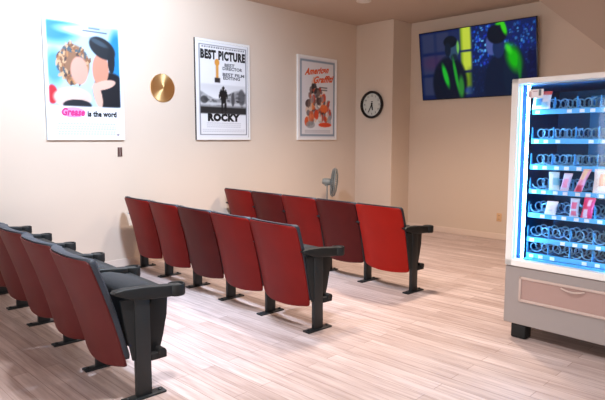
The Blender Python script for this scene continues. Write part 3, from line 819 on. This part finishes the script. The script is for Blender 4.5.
# snack packs: pillow bags standing in the spirals
def pack(u0, u1, z0, z1, lean, paint, label, v=0.112, group='snack packs in the vending machine'):
    w = u1 - u0; h = z1 - z0
    wx = ox + dv.x * (u0 + u1) / 2 + nv.x * v; wy = oy + dv.y * (u0 + u1) / 2 + nv.y * v
    nx, nz = 20, 26
    s = np.linspace(0, 1, nx + 1); t = np.linspace(0, 1, nz + 1)
    S, T = np.meshgrid(s, t)
    col = np.clip(paint(S, T) / 255.0, 0, 1); col = np.where(col <= 0.04045, col / 12.92, ((col + 0.055) / 1.055) ** 2.4)
    verts = []; cols = []
    for side in (-1, 1):
        for j in range(nz + 1):
            for i in range(nx + 1):
                a, tt = s[i], t[j]
                puff = (max(0, 1 - (2 * a - 1) ** 2) ** 0.6) * (max(0, 1 - (2 * min(1, max(0, (tt - 0.08) / 0.84)) - 1) ** 2) ** 0.6)
                zig = 0.0015 * math.sin(a * 60) if (tt < 0.08 or tt > 0.92) else 0
                pinch = 1 - 0.07 * (1 - abs(2 * tt - 1)) 
                xx = (a - 0.5) * w * pinch + lean * (tt - 0.0) * h
                verts.append((xx, side * (0.0006 + 0.020 * puff) + zig, tt * h)); cols.append(col[j, i])
    N = (nx + 1) * (nz + 1); faces = []
    for j in range(nz):
        for i in range(nx):
            a = j * (nx + 1) + i; q = (a, a + 1, a + nx + 2, a + nx + 1)
            faces.append(q); faces.append(tuple(N + k for k in q[::-1]))
    for i in range(nx): faces.append((i, N + i, N + i + 1, i + 1)); k = nz * (nx + 1) + i; faces.append((k, k + 1, N + k + 1, N + k))
    for j in range(nz):
        k = j * (nx + 1); faces.append((k, k + nx + 1, N + k + nx + 1, N + k)); k += nx; faces.append((k, N + k, N + k + nx + 1, k + nx + 1))
    me = bpy.data.meshes.new('snack_bag'); me.from_pydata(verts, [], faces)
    ca = me.color_attributes.new('Ink', 'FLOAT_COLOR', 'POINT')
    ca.data.foreach_set('color', np.concatenate([np.array(cols), np.ones((len(cols), 1))], 1).reshape(-1).astype(np.float32))
    me.materials.append(M['paintedpack'])
    for p in me.polygons: p.use_smooth = True
    b = bpy.data.objects.new('snack_bag', me); C.objects.link(b)
    b.location = (wx, wy, z0); b.rotation_euler = (0, 0, VA)
    tag(b, label, 'snack', group)
def P(basec, marks):
    def f(S, T):
        im = base(S, basec)
        for (x0, x1, y0, y1, c) in marks: im = over(im, rect(S, T, x0, x1, y0, y1, 0.06), c)
        return im
    return f
FV = 0.084
pack(0.108, 0.232, 1.606, 1.722, 0.12, P((240, 236, 240), [(-1, 2, 0.80, 2, (226, 70, 60)), (0.2, 0.6, 0.2, 0.6, (70, 130, 190)), (0.55, 0.9, 0.1, 0.4, (150, 200, 230))]), 'white snack bag with a red top band on the top shelf behind the glass', FV)
pack(0.252, 0.322, 1.061, 1.185, -0.05, P((200, 232, 244), [(0.1, 0.5, 0.1, 0.9, (236, 240, 236)), (0.5, 1.1, 0.3, 0.7, (120, 200, 230))]), 'pale blue and white snack bag, leftmost on the fourth shelf from the top', FV)
pack(0.322, 0.378, 1.061, 1.180, 0.22, P((226, 214, 240), [(0.2, 0.8, 0.2, 0.7, (238, 150, 190))]), 'pale pink slanting snack bag, second from left on the fourth shelf from the top', FV)
pack(0.412, 0.462, 1.061, 1.212, 0.38, P((236, 150, 170), [(0.1, 0.7, 0.55, 1.1, (240, 190, 150)), (0.2, 0.9, 0.0, 0.3, (206, 60, 90))]), 'orange and pink bag slanting sharply on the fourth shelf from the top', FV)
pack(0.528, 0.612, 1.061, 1.215, 0.05, P((240, 226, 220), [(0.5, 1.1, 0.3, 0.8, (236, 150, 110))]), 'white snack bag with orange patch, rightmost on the fourth shelf from the top', FV)
pack(0.226, 0.302, 0.894, 0.988, 0.20, P((240, 240, 246), [(0.3, 0.7, 0.3, 0.4, (206, 222, 240))]), 'plain white snack bag, leftmost on the fifth shelf from the top', FV)
pack(0.392, 0.450, 0.894, 1.018, 0.05, P((200, 216, 240), [(0.2, 0.8, 0.45, 0.8, (222, 100, 140)), (0.2, 0.8, 0.08, 0.35, (230, 120, 150))]), 'white snack bag with two pink squares, in the middle of the fifth shelf', FV)
pack(0.462, 0.532, 0.894, 1.030, 0.16, P((228, 60, 110), [(0.2, 0.6, 0.0, 0.45, (230, 214, 236)), (0.45, 0.75, 0.6, 0.9, (240, 190, 210))]), 'crimson pink snack bag on the fifth shelf, right of the pink-squared one', FV)

# ------------------------------------------------------------------ lights
def area(name, loc, direction, sx, sy, power, rgb, spread=180):
    l = bpy.data.lights.new(name, 'AREA'); l.shape = 'RECTANGLE'; l.size = sx; l.size_y = sy; l.energy = power
    l.color = lin(rgb); l.spread = R(spread)
    ob = bpy.data.objects.new(name, l); C.objects.link(ob); ob.location = loc
    ob.rotation_euler = Vector(direction).to_track_quat('-Z', 'Y').to_euler()
    return ob
area('door_daylight', (XR + 0.1, (DY0 + DY1) / 2, 1.15), (-1, 0.0, 0.02), 1.5, 2.1, 12, (214, 232, 255))  # weak fill light behind the added, unseen doorway
area('window_daylight', ((WX0 + WX1) / 2, YN - 0.12, 1.2), (0, 1, -0.05), 4.1, 1.7, 140, (244, 240, 240))  # added fill for chair backs and far wall, behind the unseen window
def spot(loc, power, rgb, ang=150, blend=1.0, r=0.08, aim=None):
    l = bpy.data.lights.new('lamp', 'SPOT'); l.energy = power; l.color = lin(rgb); l.spot_size = R(ang); l.spot_blend = blend; l.shadow_soft_size = r
    ob = bpy.data.objects.new('lamp', l); C.objects.link(ob); ob.location = loc
    if aim: ob.rotation_euler = (Vector(aim) - Vector(loc)).to_track_quat('-Z', 'Y').to_euler()
    return ob
spot((-3.3, 2.3, ZC - 0.06), 700, (206, 228, 255), 150, 0.6, 0.12, aim=(-5.9, 2.0, 1.0))
spot((-1.9, 1.6, ZC - 0.06), 400, (246, 246, 250), 118, 0.9, 0.12)
spot((-3.6, 3.3, ZC - 0.06), 230, (255, 240, 230), 112, 0.9, 0.12)
spot((-3.3, 5.0, ZC - 0.06), 430, (255, 228, 206), 128, 0.9, 0.12)

w = bpy.data.worlds.new('world'); bpy.context.scene.world = w; w.use_nodes = True
w.node_tree.nodes['Background'].inputs[0].default_value = (0.75, 0.85, 1, 1)
w.node_tree.nodes['Background'].inputs[1].default_value = 0.2

# ------------------------------------------------------------------ camera
cam = bpy.data.cameras.new('camera'); co = bpy.data.objects.new('camera', cam); C.objects.link(co)
cam.sensor_width = 36; cam.lens = 555 * 36 / 605; cam.clip_start = 0.02
co.location = (0, 0, 1.4)
co.rotation_euler = (R(90) - math.atan(60.3 / 555), 0, R(44.5))
sc = bpy.context.scene; sc.camera = co
sc.view_settings.view_transform = 'Standard'; sc.view_settings.look = 'None'
sc.view_settings.exposure = 0.0; sc.view_settings.gamma = 1.0; sc.view_settings.use_curve_mapping = False
sc.cycles.max_bounces = 8; sc.cycles.diffuse_bounces = 5
sc.cycles.use_denoising = True
